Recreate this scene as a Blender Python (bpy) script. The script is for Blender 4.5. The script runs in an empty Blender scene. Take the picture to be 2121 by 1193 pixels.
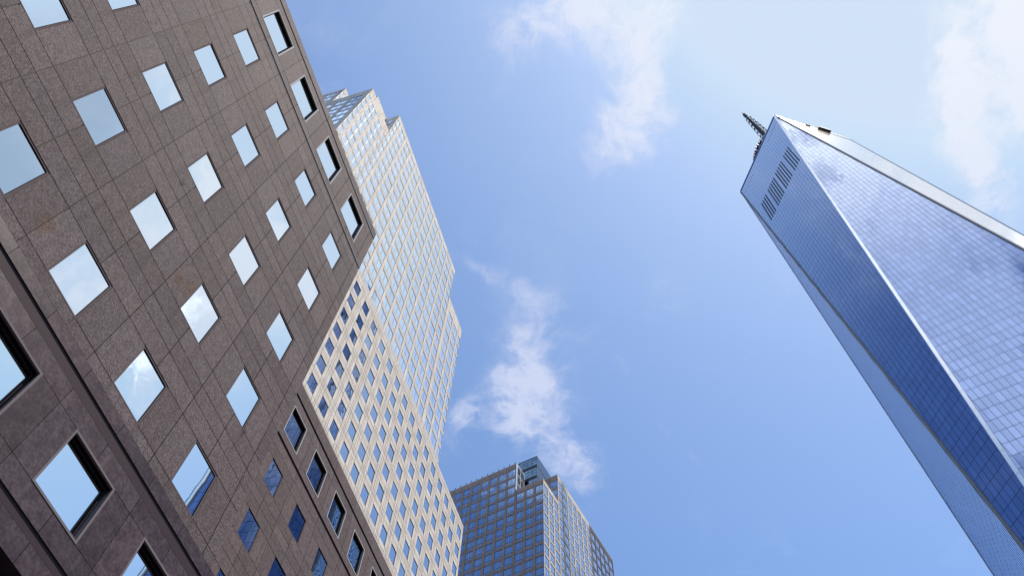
import bpy, math, random
from mathutils import Vector, Matrix
rad = math.radians
random.seed(7)
S = bpy.context.scene
COL = S.collection

# ---------------------------------------------------------------- camera
cam_d = bpy.data.cameras.new('camera'); cam = bpy.data.objects.new('camera', cam_d); COL.objects.link(cam)
cam_d.sensor_width = 36; cam_d.lens = 1650/2121*36; cam_d.clip_start = 0.1; cam_d.clip_end = 6000
_r = Vector((0.9978, -0.0594, 0.0282)).normalized(); _d = Vector((0.0658, 0.9014, -0.4279)); _d = (_d - _r*_d.dot(_r)).normalized(); _f = _r.cross(_d)
cam.matrix_world = Matrix(((_r.x, -_d.x, -_f.x, 0), (_r.y, -_d.y, -_f.y, 0), (_r.z, -_d.z, -_f.z, 1.6), (0, 0, 0, 1)))
S.camera = cam

# ---------------------------------------------------------------- sun and sky
SUN_AZ, SUN_EL = -18.0, 68.0
sdir = Vector((math.cos(rad(SUN_AZ))*math.cos(rad(SUN_EL)), math.sin(rad(SUN_AZ))*math.cos(rad(SUN_EL)), math.sin(rad(SUN_EL))))
ld = bpy.data.lights.new('sun', 'SUN'); ld.energy = 5.0; ld.angle = rad(0.5); ld.color = (1.0, 0.90, 0.78)
lo = bpy.data.objects.new('sun', ld); COL.objects.link(lo); lo.location = (0, 0, 700)
lo.rotation_euler = (-sdir).to_track_quat('-Z', 'Y').to_euler()
S.view_settings.view_transform = 'Standard'; S.view_settings.look = 'None'; S.view_settings.gamma = 1
S.view_settings.use_curve_mapping = False; S.view_settings.exposure = 0.3

class NT:
    """tiny helper for node trees"""
    def __init__(s, nt): s.nt = nt; s.n = nt.nodes; s.l = nt.links
    def put(s, sock, v):
        if isinstance(v, bpy.types.NodeSocket): s.l.new(v, sock)
        elif isinstance(v, (tuple, list)) and hasattr(sock.default_value, '__len__') and len(sock.default_value) == 4 and len(v) == 3: sock.default_value = (*v, 1)
        else: sock.default_value = v
    def node(s, t, **kw):
        n = s.n.new(t)
        for k, v in kw.items(): setattr(n, k, v)
        return n
    def m(s, op, a, b=0.0, c=0.0, clamp=False):
        n = s.node('ShaderNodeMath', operation=op, use_clamp=clamp); s.put(n.inputs[0], a); s.put(n.inputs[1], b)
        if op in ('MULTIPLY_ADD', 'WRAP', 'SMOOTH_MIN', 'COMPARE'): s.put(n.inputs[2], c)
        return n.outputs[0]
    def mix(s, f, a, b, mode='MIX'):
        n = s.node('ShaderNodeMix', data_type='RGBA', blend_type=mode); s.put(n.inputs[0], f); s.put(n.inputs[6], a); s.put(n.inputs[7], b); return n.outputs[2]
    def rng(s, v, a, b, c=0.0, d=1.0, smooth=True):
        n = s.node('ShaderNodeMapRange'); n.interpolation_type = 'SMOOTHSTEP' if smooth else 'LINEAR'
        s.put(n.inputs[0], v); s.put(n.inputs[1], a); s.put(n.inputs[2], b); s.put(n.inputs[3], c); s.put(n.inputs[4], d); return n.outputs[0]
    def noise(s, vec, scale, detail=5.0, rough=0.55, dist=0.0, dim='3D'):
        n = s.node('ShaderNodeTexNoise', noise_dimensions=dim); s.put(n.inputs['Vector'], vec); n.inputs['Scale'].default_value = scale
        n.inputs['Detail'].default_value = detail; n.inputs['Roughness'].default_value = rough; n.inputs['Distortion'].default_value = dist; return n.outputs[0]
    def comb(s, x, y, z=0.0):
        n = s.node('ShaderNodeCombineXYZ'); s.put(n.inputs[0], x); s.put(n.inputs[1], y); s.put(n.inputs[2], z); return n.outputs[0]
    def sep(s, v):
        n = s.node('ShaderNodeSeparateXYZ'); s.put(n.inputs[0], v); return n.outputs

W = bpy.data.worlds.new('World'); S.world = W; W.use_nodes = True
k = NT(W.node_tree)
for n in list(k.n): k.n.remove(n)
sky = k.node('ShaderNodeTexSky', sky_type='NISHITA'); sky.sun_disc = False
sky.sun_elevation = rad(SUN_EL); sky.sun_rotation = rad(90 - SUN_AZ); sky.altitude = 0; sky.air_density = 1.0; sky.dust_density = 0.85; sky.ozone_density = 1.5
tc = k.node('ShaderNodeTexCoord').outputs['Generated']
X, Y, Z = k.sep(tc)
zc = k.m('MAXIMUM', Z, 0.08)
px = k.m('DIVIDE', X, zc); py = k.m('DIVIDE', Y, zc)      # the cloud layer: where a ray meets a level sheet one unit up
PV = k.comb(px, py, 0.0)
# warp the layer a little so that cloud edges fray
w1 = k.noise(PV, 5.0, 4, 0.6); w2 = k.noise(k.comb(k.m('ADD', px, 7.3), py, 0.4), 5.0, 4, 0.6)
qx = k.m('ADD', px, k.m('MULTIPLY', k.m('SUBTRACT', w1, 0.5), 0.11)); qy = k.m('ADD', py, k.m('MULTIPLY', k.m('SUBTRACT', w2, 0.5), 0.11))
CL = [[0.146, 0.18, 3.239, 13.275, -29.621, 9.294, 1.0], [0.137, 0.231, -2.505, 23.04, -36.406, -1.824, 0.9], [0.11, 0.261, 28.257, 6.786, -12.863, 44.125, 0.5],
 [0.133, 0.104, 11.607, -1.506, 1.607, 25.627, 0.75], [-0.003, 0.135, 5.738, 24.37, -15.059, 3.819, 0.55], [0.036, 0.11, 14.462, -1.236, 1.874, 29.889, 0.5],
 [0.517, 0.147, 3.596, 14.357, -27.54, 13.305, 1.1], [0.564, 0.233, 4.679, 12.592, -28.175, 16.336, 1.1], [0.585, 0.088, 3.104, 12.623, -28.218, 14.643, 1.35],
 [0.615, 0.199, 45.5, -15.5, 4.4, 72.2, 0.6], [0.037, 0.567, 3.707, 13.14, -25.313, 5.756, 0.6], [0.024, 0.651, -1.33, 10.32, -19.865, -1.658, 0.75],
 [0.081, 0.725, 6.882, 6.861, -20.982, 14.479, 0.75], [-0.045, 0.712, 12.033, -7.803, 24.21, 25.321, 0.5], [0.116, 0.781, 17.707, 9.767, -19.481, 22.249, 0.5],
 [-0.024, 0.68, 17.25, -0.8, 1.788, 22.716, 0.4], [-0.042, 0.451, 11.542, 4.277, -30.122, 70.211, 0.42], [0.28, 0.727, 6.596, 4.105, -89.293, 92.696, 0.30],
 [0.168, 0.59, 7.47, 4.268, -60.043, 74.62, 0.26], [-0.245, 0.208, 41.497, 1.642, 3.616, 55.66, 0.4], [0.094, 0.284, 23.891, 10.541, -17.613, 35.562, 0.3], [0.62, 0.313, 17.659, 3.858, -17.399, 38.489, 0.4],
 [0.76, 0.06, 6.5, 1, -1, 8, 1.25], [0.49, -0.10, 14, 3, -3, 16, 0.8], [0.93, 0.16, 8, 2, -2, 10, 0.45], [0.66, 0.17, 9, 0, 0, 10, .8], [0.55, 0.02, 20, 4, -4, 20, .5]]
tot = None; unseen_tot = None
UNSEEN_CL = [[-0.10, -0.70, 2.4, 0, 0, 3.0, 0.20], [-0.03, -0.46, 6, 1, -1.5, 9, 0.85], [-0.10, -0.64, 7, -1, 2, 9, 0.7], [-0.17, -0.84, 5.5, 1, -1, 6.5, 0.95], [-0.28, -1.05, 5, 1, -1, 6, 0.7], [-0.54, -0.14, 4.5, 0, 0, 5, 1.1], [0.80, 0.12, 11, 0, 0, 22, .7]]  # unseen clouds, placed and made bright for what the tower facets reflect
def blob(cx, cy, a, b, c, d, st):
    dx = k.m('SUBTRACT', qx, cx); dy = k.m('SUBTRACT', qy, cy)
    e1 = k.m('MULTIPLY_ADD', dy, b, k.m('MULTIPLY', dx, a)); e2 = k.m('MULTIPLY_ADD', dy, d, k.m('MULTIPLY', dx, c))
    return k.m('MULTIPLY', k.m('EXPONENT', k.m('MULTIPLY', k.m('MULTIPLY_ADD', e1, e1, k.m('MULTIPLY', e2, e2)), -0.8)), st)
for cu_ in UNSEEN_CL: 
    g = blob(*cu_); unseen_tot = g if unseen_tot is None else k.m('ADD', unseen_tot, g)
for cx, cy, a, b, c, d, st in CL:
    dx = k.m('SUBTRACT', qx, cx); dy = k.m('SUBTRACT', qy, cy)
    e1 = k.m('MULTIPLY_ADD', dy, b, k.m('MULTIPLY', dx, a)); e2 = k.m('MULTIPLY_ADD', dy, d, k.m('MULTIPLY', dx, c))
    r2 = k.m('MULTIPLY_ADD', e1, e1, k.m('MULTIPLY', e2, e2))
    g = k.m('MULTIPLY', k.m('EXPONENT', k.m('MULTIPLY', r2, -0.8)), st)
    tot = g if tot is None else k.m('ADD', tot, g)
n1 = k.noise(k.comb(qx, qy, 0.2), 7.0, 10, 0.66, 0.5); n2 = k.noise(k.comb(qx, qy, 3.1), 22.0, 8, 0.7, 0.4); n3 = k.noise(PV, 2.2, 4, 0.55, 0.2)
nn = k.m('MULTIPLY_ADD', k.m('SUBTRACT', n1, 0.5), 3.7, k.m('MULTIPLY', k.m('SUBTRACT', n2, 0.5), 3.0))
soft = k.m('POWER', k.m('MINIMUM', tot, 1.2), 0.6)
dens = k.m('MULTIPLY_ADD', nn, soft, tot)
cloud = k.m('MULTIPLY', k.m('POWER', k.rng(dens, 0.05, 1.65), 1.2), 0.82)
veil = k.rng(k.m('MULTIPLY_ADD', k.m('SUBTRACT', n1, 0.5), 1.0, n3), 0.50, 1.1, 0.0, 0.42)
cloud = k.m('MAXIMUM', cloud, veil)
densb = k.m('MULTIPLY_ADD', nn, k.m('POWER', k.m('MINIMUM', unseen_tot, 1.2), 0.6), unseen_tot)
unseen_cloud = k.rng(densb, 0.15, 0.95)
# glare of the air round the sun
sd = k.node('ShaderNodeVectorMath', operation='DOT_PRODUCT'); k.put(sd.inputs[0], tc); sd.inputs[1].default_value = sdir
ca = sd.outputs['Value']
glow = k.m('POWER', k.m('MAXIMUM', ca, 0.0), 10.0)
glow2 = k.m('POWER', k.m('MAXIMUM', ca, 0.0), 60.0)
base = k.mix(1.0, sky.outputs[0], (0.86, 1.02, 1.17), 'MULTIPLY')
base = k.mix(1.0, base, (3.45, 4.15, 5.15), 'DARKEN')
sc = k.node('ShaderNodeVectorMath', operation='SCALE'); k.put(sc.inputs[0], base); sc.inputs['Scale'].default_value = 1.0
haze = k.mix(k.m('MULTIPLY', k.m('POWER', k.m('MAXIMUM', ca, 0.0), 6.0), 0.42), sc.outputs[0], (3.5, 4.15, 5.1))
ccol = k.mix(glow, (3.7, 4.0, 5.1), (5.2, 5.3, 5.5))
GR = [[0.66, -0.17, 7, 1, -2, 11, 1.1], [0.80, -0.22, 7, 0, 0, 9, .8]]  # unseen grey clouds, added so the left granite building windows reflect darker
gry = None
for g_ in GR:
    g = blob(*g_); gry = g if gry is None else k.m('ADD', gry, g)
gry = k.m('MULTIPLY', k.rng(k.m('MULTIPLY_ADD', nn, 0.10, gry), 0.2, 1.0), 0.85)
haze = k.mix(gry, haze, (1.9, 2.5, 3.4))
full = k.mix(unseen_cloud, k.mix(cloud, haze, ccol), (8.7, 9.2, 9.8))
bg = k.node('ShaderNodeBackground'); k.put(bg.inputs[0], full); bg.inputs[1].default_value = 0.15
out = k.node('ShaderNodeOutputWorld'); k.l.new(bg.outputs[0], out.inputs[0])

# ---------------------------------------------------------------- materials
def principled(name):
    m = bpy.data.materials.new(name); m.use_nodes = True; k = NT(m.node_tree); return m, k, k.n['Principled BSDF']
def local(k): return k.node('ShaderNodeTexCoord').outputs['Object']
def stone(name, c1, c2, grain, rough, tonevar=0.25, speck=0.4, bump=0.15, streak=0.25, spots=(), spec=0.35, drips=False):
    m, k, b = principled(name)
    P = local(k)
    at = k.node('ShaderNodeAttribute', attribute_name='tone').outputs['Fac']
    g = k.noise(P, grain, 3, 0.7)
    g2 = k.noise(P, grain*0.28, 4, 0.6)
    big = k.noise(P, 0.35, 4, 0.6)
    x, y, z = k.sep(P)
    st = k.noise(k.comb(k.m('MULTIPLY', x, 1.6), y, k.m('MULTIPLY', z, 0.18)), 1.5, 5, 0.65)
    col = k.mix(k.rng(g2, 0.35, 0.65), c1, c2)
    v = k.m('MULTIPLY_ADD', k.m('SUBTRACT', k.rng(g, 0.36, 0.64), 0.5), speck, 1.0)
    v = k.m('MULTIPLY', v, k.m('MULTIPLY_ADD', k.m('SUBTRACT', at, 0.5), tonevar, 1.0))
    v = k.m('MULTIPLY', v, k.m('MULTIPLY_ADD', k.m('SUBTRACT', big, 0.5), 0.35, 1.0))
    v = k.m('MULTIPLY', v, k.m('MULTIPLY_ADD', k.rng(st, 0.55, 0.75), -streak, 1.0))
    sc = k.node('ShaderNodeVectorMath', operation='SCALE'); k.put(sc.inputs[0], col); k.put(sc.inputs['Scale'], v)
    colr = sc.outputs[0]
    hue = k.node('ShaderNodeAttribute', attribute_name='hue').outputs['Fac']
    colr = k.mix(k.m('MULTIPLY', hue, 0.42), colr, (0.90, 0.97, 1.0), 'MULTIPLY')
    if drips:      # grime running down from the lower corners of each window
        for cu_ in (0.87, 2.20):
            du = k.m('ABSOLUTE', k.m('SUBTRACT', k.m('MODULO', k.m('ADD', k.m('MULTIPLY_ADD', st, 0.3, x), 30.7+1.535-0.15-cu_), 3.07), 1.535))
            dz = k.m('MODULO', k.m('SUBTRACT', 1.6+16.09+3.97*4, z), 3.97)
            mk = k.m('MULTIPLY', k.rng(du, 0.16, 0.02), k.m('MULTIPLY', k.rng(dz, 1.9, 0.1), k.rng(g2, 0.35, 0.6)))
            colr = k.mix(k.m('MULTIPLY', mk, 0.55), colr, (0.5, 0.48, 0.5), 'MULTIPLY')
    for (sx, sz, rx, rz, cc, amt) in spots:
        wx = k.m('DIVIDE', k.m('SUBTRACT', k.m('ADD', x, k.m('MULTIPLY_ADD', g2, 0.5, -0.25)), sx), rx)
        wz = k.m('DIVIDE', k.m('SUBTRACT', k.m('ADD', z, k.m('MULTIPLY_ADD', st, 0.5, -0.25)), sz), rz)
        mk = k.rng(k.m('MULTIPLY_ADD', wx, wx, k.m('MULTIPLY', wz, wz)), 1.0, 0.15, 0, amt)
        colr = k.mix(mk, colr, cc, 'MULTIPLY')
    k.put(b.inputs['Base Color'], colr)
    b.inputs['Roughness'].default_value = rough; b.inputs['Specular IOR Level'].default_value = spec
    if bump:
        bn = k.node('ShaderNodeBump'); bn.inputs['Strength'].default_value = bump; bn.inputs['Distance'].default_value = 0.02; k.put(bn.inputs['Height'], g); k.put(b.inputs['Normal'], bn.outputs[0])
    return m
def plain(name, c, rough=0.5, metal=0.0, spec=0.5, var=0.12, scale=3.0):
    m, k, b = principled(name)
    n = k.noise(local(k), scale, 4, 0.6)
    col = k.mix(n, [v*(1-var) for v in c], [min(1, v*(1+var)) for v in c])
    k.put(b.inputs['Base Color'], col); b.inputs['Roughness'].default_value = rough; b.inputs['Metallic'].default_value = metal; b.inputs['Specular IOR Level'].default_value = spec
    return m
def glass(name, tint, rough=0.01, wave=0.0, wscale=0.8, tonevar=0.0, edge=None):
    """coated glazing: a tinted mirror that hides a dark room"""
    m, k, b = principled(name)
    P = local(k)
    geo = k.node('ShaderNodeNewGeometry')
    if tonevar:
        at = k.node('ShaderNodeAttribute', attribute_name='tone').outputs['Fac']
        v = k.m('MULTIPLY_ADD', k.m('SUBTRACT', at, 0.5), tonevar, 1.0)
        sc = k.node('ShaderNodeVectorMath', operation='SCALE'); sc.inputs[0].default_value = tint; k.put(sc.inputs['Scale'], v); k.put(b.inputs['Base Color'], sc.outputs[0])
    else:
        b.inputs['Base Color'].default_value = (*tint, 1)
    b.inputs['Metallic'].default_value = 1.0; b.inputs['Roughness'].default_value = rough
    if edge: b.inputs['Specular Tint'].default_value = (*edge, 1)
    if wave:
        oi = k.node('ShaderNodeObjectInfo').outputs['Random']
        x, y, z = k.sep(geo.outputs['Position'])
        n = k.noise(geo.outputs['Position'], wscale, 2, 0.5)
        bn = k.node('ShaderNodeBump'); bn.inputs['Strength'].default_value = 1.0; bn.inputs['Distance'].default_value = wave; k.put(bn.inputs['Height'], n); k.put(b.inputs['Normal'], bn.outputs[0])
    return m
RUST = (0.92, 0.66, 0.34); DARK = (0.45, 0.45, 0.45)
M = {}
M['granite'] = stone('flamed_granite', (0.102, 0.077, 0.084), (0.134, 0.107, 0.113), 17.0, 0.8, 0.27, 0.8, 0.3, drips=True, spec=0.08,
    spots=[(3.1, 18.4, 0.3, 0.55, RUST, 0.5), (6.9, 22.6, 0.35, 0.5, RUST, 0.5), (6.4, 22.3, 0.25, 0.35, RUST, 0.5), (12.0, 16.0, 0.35, 0.3, RUST, 0.5), (3.0, 16.4, 0.35, 0.3, RUST, .4),
           (4.1, 25.9, 0.12, 0.35, DARK, 0.8), (4.25, 24.9, 0.12, 0.3, DARK, 0.8), (11.3, 22.5, 0.1, 0.25, DARK, 0.8), (11.45, 21.6, 0.1, 0.25, DARK, 0.8)])
M['wing_granite'] = stone('smooth_granite', (0.112, 0.083, 0.089), (0.143, 0.112, 0.116), 16.0, 0.8, 0.25, 0.5, 0.1, spec=0.08)
M['polished'] = stone('polished_granite', (0.058, 0.038, 0.046), (0.082, 0.058, 0.066), 12.0, 0.32, 0.35, 0.5, 0.06, streak=-0.25, spec=0.14)
M['groove'] = plain('groove_stone', (0.042, 0.029, 0.038), 0.7, 0.0, 0.08)
M['joint'] = plain('dark_joint', (0.035, 0.025, 0.03), 0.9)  # own dark colour of the backing between the stones
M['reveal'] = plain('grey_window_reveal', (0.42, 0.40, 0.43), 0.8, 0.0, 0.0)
M['jamb'] = plain('brushed_metal_surround', (0.46, 0.45, 0.47), 0.8, 0.0, 0.0)
M['jamb_dark'] = plain('weathered_metal_surround', (0.17, 0.15, 0.165), 0.8, 0.0, 0.0)
M['wframe'] = plain('window_frame_paint', (0.13, 0.105, 0.11), 0.8, 0, 0.0)
M['wframe_dark'] = plain('dark_window_gasket', (0.03, 0.025, 0.03), 0.8, 0, 0.0)
M['trim'] = plain('pale_metal_strip', (0.24, 0.235, 0.25), 0.8, 0.0, 0.0)
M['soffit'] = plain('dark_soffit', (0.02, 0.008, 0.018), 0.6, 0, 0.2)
M['pane'] = glass('mirror_window_glass', (0.80, 0.87, 0.91), 0.0, 0.0035, 0.55)
M['wpane'] = glass('darker_mirror_glass', (0.40, 0.44, 0.46), 0.0, 0.0045, 0.5)
M['bstone'] = stone('beige_granite', (0.63, 0.565, 0.52), (0.69, 0.625, 0.58), 2.2, 0.8, 0.14, 0.05, 0.0, 0.08, spec=0.05)
M['bjoint'] = plain('stone_joint', (0.25, 0.19, 0.17), 0.9)
M['bpane'] = glass('blue_grey_mirror_glass', (0.44, 0.52, 0.61), 0.0, 0.005, 0.4)
M['bpane2'] = glass('pale_mirror_glass', (0.87, 0.91, 0.93), 0.03, 0.008, 0.5, 0.12)
M['bframe'] = plain('bronze_frame', (0.12, 0.11, 0.13), 0.5)
M['spandrel'] = plain('pale_spandrel_panel', (0.54, 0.53, 0.54), 0.8, 0.0, 0.05)
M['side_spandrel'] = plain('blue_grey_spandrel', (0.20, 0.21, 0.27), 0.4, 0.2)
M['mframe'] = plain('grey_frame', (0.26, 0.26, 0.30), 0.5)
M['mull'] = plain('silver_mullion', (0.55, 0.58, 0.62), 0.4, 0.3)
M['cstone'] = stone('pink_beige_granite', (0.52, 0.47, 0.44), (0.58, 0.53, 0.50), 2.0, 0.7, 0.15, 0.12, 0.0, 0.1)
M['cshade'] = stone('shaded_granite', (0.31, 0.205, 0.17), (0.37, 0.26, 0.22), 2.0, 0.6, 0.15, 0.12, 0.0, 0.1)  # same granite as the sunny wall, with the left face's shade in its colour
M['cdark'] = stone('dark_bay_stone', (0.075, 0.058, 0.066), (0.10, 0.08, 0.088), 2.0, 0.55, 0.15, 0.12, 0.0, 0.1)  # last bays of the right face, coloured darker than the rest
M['cpane'] = glass('blue_mirror_glass', (0.29, 0.40, 0.55), 0.02, 0.01, 0.5, edge=(0.6, 0.75, 0.95))
M['cpane2'] = glass('grey_blue_glass', (0.52, 0.58, 0.66), 0.04, 0.008, 0.5, 0.2)
M['cbox'] = glass('blue_crown_glass', (0.13, 0.21, 0.30), 0.05, 0.01, 0.5, 0.2)
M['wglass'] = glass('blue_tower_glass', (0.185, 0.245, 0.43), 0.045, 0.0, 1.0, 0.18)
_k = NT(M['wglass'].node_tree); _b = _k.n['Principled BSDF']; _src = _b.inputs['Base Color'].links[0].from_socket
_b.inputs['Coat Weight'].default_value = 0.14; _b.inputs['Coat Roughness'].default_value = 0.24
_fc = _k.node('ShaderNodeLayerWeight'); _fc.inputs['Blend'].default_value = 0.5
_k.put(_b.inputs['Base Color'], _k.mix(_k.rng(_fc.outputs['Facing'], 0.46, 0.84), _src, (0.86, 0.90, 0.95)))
M['wjoint'] = plain('tower_joint', (0.015, 0.02, 0.045), 0.6)
M['wfin'] = plain('blue_mullion_cap', (0.10, 0.17, 0.42), 0.3, 0.9)
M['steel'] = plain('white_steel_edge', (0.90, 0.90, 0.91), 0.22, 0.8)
M['edge_shade'] = plain('shaded_steel_edge', (0.30, 0.30, 0.33), 0.8, 0.0, 0.0)  # the tower's steel edge again, its colour darkened as an edge in shade
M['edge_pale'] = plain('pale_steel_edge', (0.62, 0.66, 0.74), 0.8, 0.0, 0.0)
M['gunmetal'] = plain('grey_blue_steel', (0.06, 0.07, 0.10), 0.8, 0.0, 0.15)
M['ringwhite'] = plain('pale_ring_panel', (0.42, 0.44, 0.48), 0.5)
M['white'] = plain('white_fibreglass', (0.82, 0.80, 0.80), 0.5)
M['black'] = plain('black_louvre', (0.006, 0.008, 0.02), 0.7)
M['core'] = plain('dark_interior', (0.03, 0.03, 0.035), 0.9)
M['roof'] = plain('roof_gravel', (0.25, 0.24, 0.23), 0.9)
M['asphalt'] = plain('asphalt', (0.055, 0.055, 0.058), 0.85, 0, 0.4, 0.3, 0.8)
M['pave'] = plain('concrete_paving', (0.32, 0.31, 0.29), 0.8, 0, 0.4, 0.15, 1.5)

# ---------------------------------------------------------------- mesh helpers
class MB:
    def __init__(s): s.v = []; s.f = []; s.t = []; s.h = []; s.mi = []
    def face(s, pts, mi=0, tone=0.5, hue=0.0):
        i = len(s.v); s.v += [tuple(p) for p in pts]; s.f.append(tuple(range(i, i+len(pts)))); s.t.append(tone); s.h.append(hue); s.mi.append(mi)
    def box(s, a, b, mi=0, tone=0.5):
        (x0, y0, z0), (x1, y1, z1) = a, b; i = len(s.v)
        s.v += [(x0,y0,z0),(x1,y0,z0),(x1,y1,z0),(x0,y1,z0),(x0,y0,z1),(x1,y0,z1),(x1,y1,z1),(x0,y1,z1)]
        for q in ((0,3,2,1),(4,5,6,7),(0,1,5,4),(1,2,6,5),(2,3,7,6),(3,0,4,7)):
            s.f.append(tuple(i+j for j in q)); s.t.append(tone); s.h.append(0.0); s.mi.append(mi)
    def prism(s, A, B, wdir, ddir, w, d, mi=0):
        A = Vector(A); B = Vector(B); wd = Vector(wdir).normalized()*w/2; dd = Vector(ddir).normalized()*d/2
        c = [P+a*wd+b*dd for P in (A, B) for a, b in ((-1,-1),(1,-1),(1,1),(-1,1))]; i = len(s.v); s.v += [tuple(p) for p in c]
        for q in ((0,3,2,1),(4,5,6,7),(0,1,5,4),(1,2,6,5),(2,3,7,6),(3,0,4,7)):
            s.f.append(tuple(i+j for j in q)); s.t.append(0.5); s.h.append(0.0); s.mi.append(mi)
    def tube(s, A, B, r0, r1=None, n=10, mi=0):
        r1 = r0 if r1 is None else r1; A = Vector(A); B = Vector(B); ax = (B-A).normalized()
        u = ax.orthogonal().normalized(); v = ax.cross(u); i = len(s.v)
        for P, r in ((A, r0), (B, r1)):
            for j in range(n):
                a = 2*math.pi*j/n; s.v.append(tuple(P+(u*math.cos(a)+v*math.sin(a))*r))
        for j in range(n):
            q = (i+j, i+(j+1)%n, i+n+(j+1)%n, i+n+j); s.f.append(q); s.t.append(0.5); s.h.append(0.0); s.mi.append(mi)
        for q in (tuple(i+n-1-j for j in range(n)), tuple(i+n+j for j in range(n))):
            s.f.append(q); s.t.append(0.5); s.h.append(0.0); s.mi.append(mi)
    def mesh(s, name, mats):
        me = bpy.data.meshes.new(name); me.from_pydata(s.v, [], s.f)
        for m in mats: me.materials.append(m)
        me.polygons.foreach_set('material_index', s.mi)
        a = me.attributes.new('tone', 'FLOAT', 'FACE'); a.data.foreach_set('value', s.t)
        a = me.attributes.new('hue', 'FLOAT', 'FACE'); a.data.foreach_set('value', s.h)
        me.update(); return me
    def build(s, name, mats, parent=None, loc=None, rot=None):
        if not isinstance(mats, (list, tuple)): mats = [mats]
        o = bpy.data.objects.new(name, s.mesh(name, mats)); COL.objects.link(o)
        if parent: o.parent = parent
        if loc: o.location = loc
        if rot: o.rotation_euler = rot
        return o
def linkmesh(name, me, parent, loc=(0,0,0), rot=(0,0,0)):
    o = bpy.data.objects.new(name, me); COL.objects.link(o); o.parent = parent; o.location = loc; o.rotation_euler = rot; return o
def thing(name, label, cat, loc=(0,0,0), rz=0.0, group=None):
    o = bpy.data.objects.new(name, None); COL.objects.link(o); o.location = loc; o.rotation_euler = (0, 0, rz)
    o['label'] = label; o['category'] = cat
    if group: o['group'] = group
    return o

def wall(mb, ub, zb, opens, fn, gap=0.025, back=0.03, depth=0.3, side=True, mj=1, mr=2, stonei=0, tone=None, msof=None, skip=None, matfn=None):
    """tiled wall. ub, zb: joint lines; opens: (u0,u1,z0,z1) holes whose edges lie on joints; fn(u,d,z): point, d into the wall"""
    for i in range(len(ub)-1):
        for j in range(len(zb)-1):
            u0, u1, z0, z1 = ub[i], ub[i+1], zb[j], zb[j+1]; cu, cz = (u0+u1)/2, (z0+z1)/2
            if skip and skip(cu, cz): continue
            if any(o[0] < cu < o[1] and o[2] < cz < o[3] for o in opens): continue
            g = gap/2; a, b, c, d = u0+g, u1-g, z0+g, z1-g
            for o in opens:   # no joint gap where the tile borders a hole
                if o[2]-.01 < cz < o[3]+.01:
                    if abs(o[1]-u0) < 1e-4: a = u0
                    if abs(o[0]-u1) < 1e-4: b = u1
                if o[0]-.01 < cu < o[1]+.01:
                    if abs(o[3]-z0) < 1e-4: c = z0
                    if abs(o[2]-z1) < 1e-4: d = z1
            t = random.random(); h = 1.0 if random.random() < 0.28 else random.random()*0.3
            mb.face([fn(a,0,c), fn(b,0,c), fn(b,0,d), fn(a,0,d)], matfn(cu, cz) if matfn else stonei, t, h)
            if side:
                P = [(a,c),(b,c),(b,d),(a,d)]
                for q in range(4):
                    (ua, za), (uc, zc_) = P[q], P[(q+1)%4]
                    mb.face([fn(ua,0,za), fn(ua,back,za), fn(uc,back,zc_), fn(uc,0,zc_)], stonei, t, h)
            mb.face([fn(u0,back,z0), fn(u1,back,z0), fn(u1,back,z1), fn(u0,back,z1)], mj)
    for (u0, u1, z0, z1) in opens:
        mb.face([fn(u0,0,z0), fn(u0,depth,z0), fn(u0,depth,z1), fn(u0,0,z1)], mr)
        mb.face([fn(u1,0,z0), fn(u1,depth,z0), fn(u1,depth,z1), fn(u1,0,z1)], mr)
        mb.face([fn(u0,0,z0), fn(u1,0,z0), fn(u1,depth,z0), fn(u0,depth,z0)], mr)
        mb.face([fn(u0,0,z1), fn(u1,0,z1), fn(u1,depth,z1), fn(u0,depth,z1)], mr if msof is None else msof)
FX = lambda y0=0.0: (lambda u, d, z: (u, y0+d, z))       # wall along local x, outside on the -y side
FY = lambda x0=0.0: (lambda u, d, z: (x0+d, u, z))       # wall along local y, outside on the -x side

def frame_mesh(name, w, h, t, d0, d1, mats, mull=0.0, trans=None):
    """window frame standing in the plane y = d0..d1, origin bottom centre"""
    mb = MB()
    mb.box((-w/2, d0, 0), (-w/2+t, d1, h)); mb.box((w/2-t, d0, 0), (w/2, d1, h))
    mb.box((-w/2+t, d0, 0), (w/2-t, d1, t)); mb.box((-w/2+t, d0, h-t), (w/2-t, d1, h))
    if mull: mb.box((-mull/2, d0+.005, t), (mull/2, d1-.002, h-t), 1 if len(mats) > 1 else 0)
    if trans: mb.box((-w/2+t, d0+.004, trans), (w/2-t, d1-.003, trans+t), 0)
    return mb.mesh(name, mats)
def pane_mesh(name, w, h, y, mats):
    mb = MB(); mb.face([(-w/2, y, 0), (w/2, y, 0), (w/2, y, h), (-w/2, y, h)]); return mb.mesh(name, mats)
def add_window(parent, fm, pm, u, z, y0=0.0, rot=0.0, jit=0.0, xoff=0.0):
    loc = (u, y0, z) if rot == 0 else (y0, u, z)
    w = linkmesh('window', fm, parent, loc, (0, 0, rot))
    linkmesh('pane', pm, w, (0, 0, 0), (rad(random.uniform(-jit, jit)), 0, rad(random.uniform(-jit, jit))))
    return w

# ---------------------------------------------------------------- ground
g = MB(); n = 3000
g.face([(-n,-n,0),(n,-n,0),(n,n,0),(-n,n,0)]); o = g.build('ground', M['asphalt']); o['kind'] = 'structure'
ZC = 1.6

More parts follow.
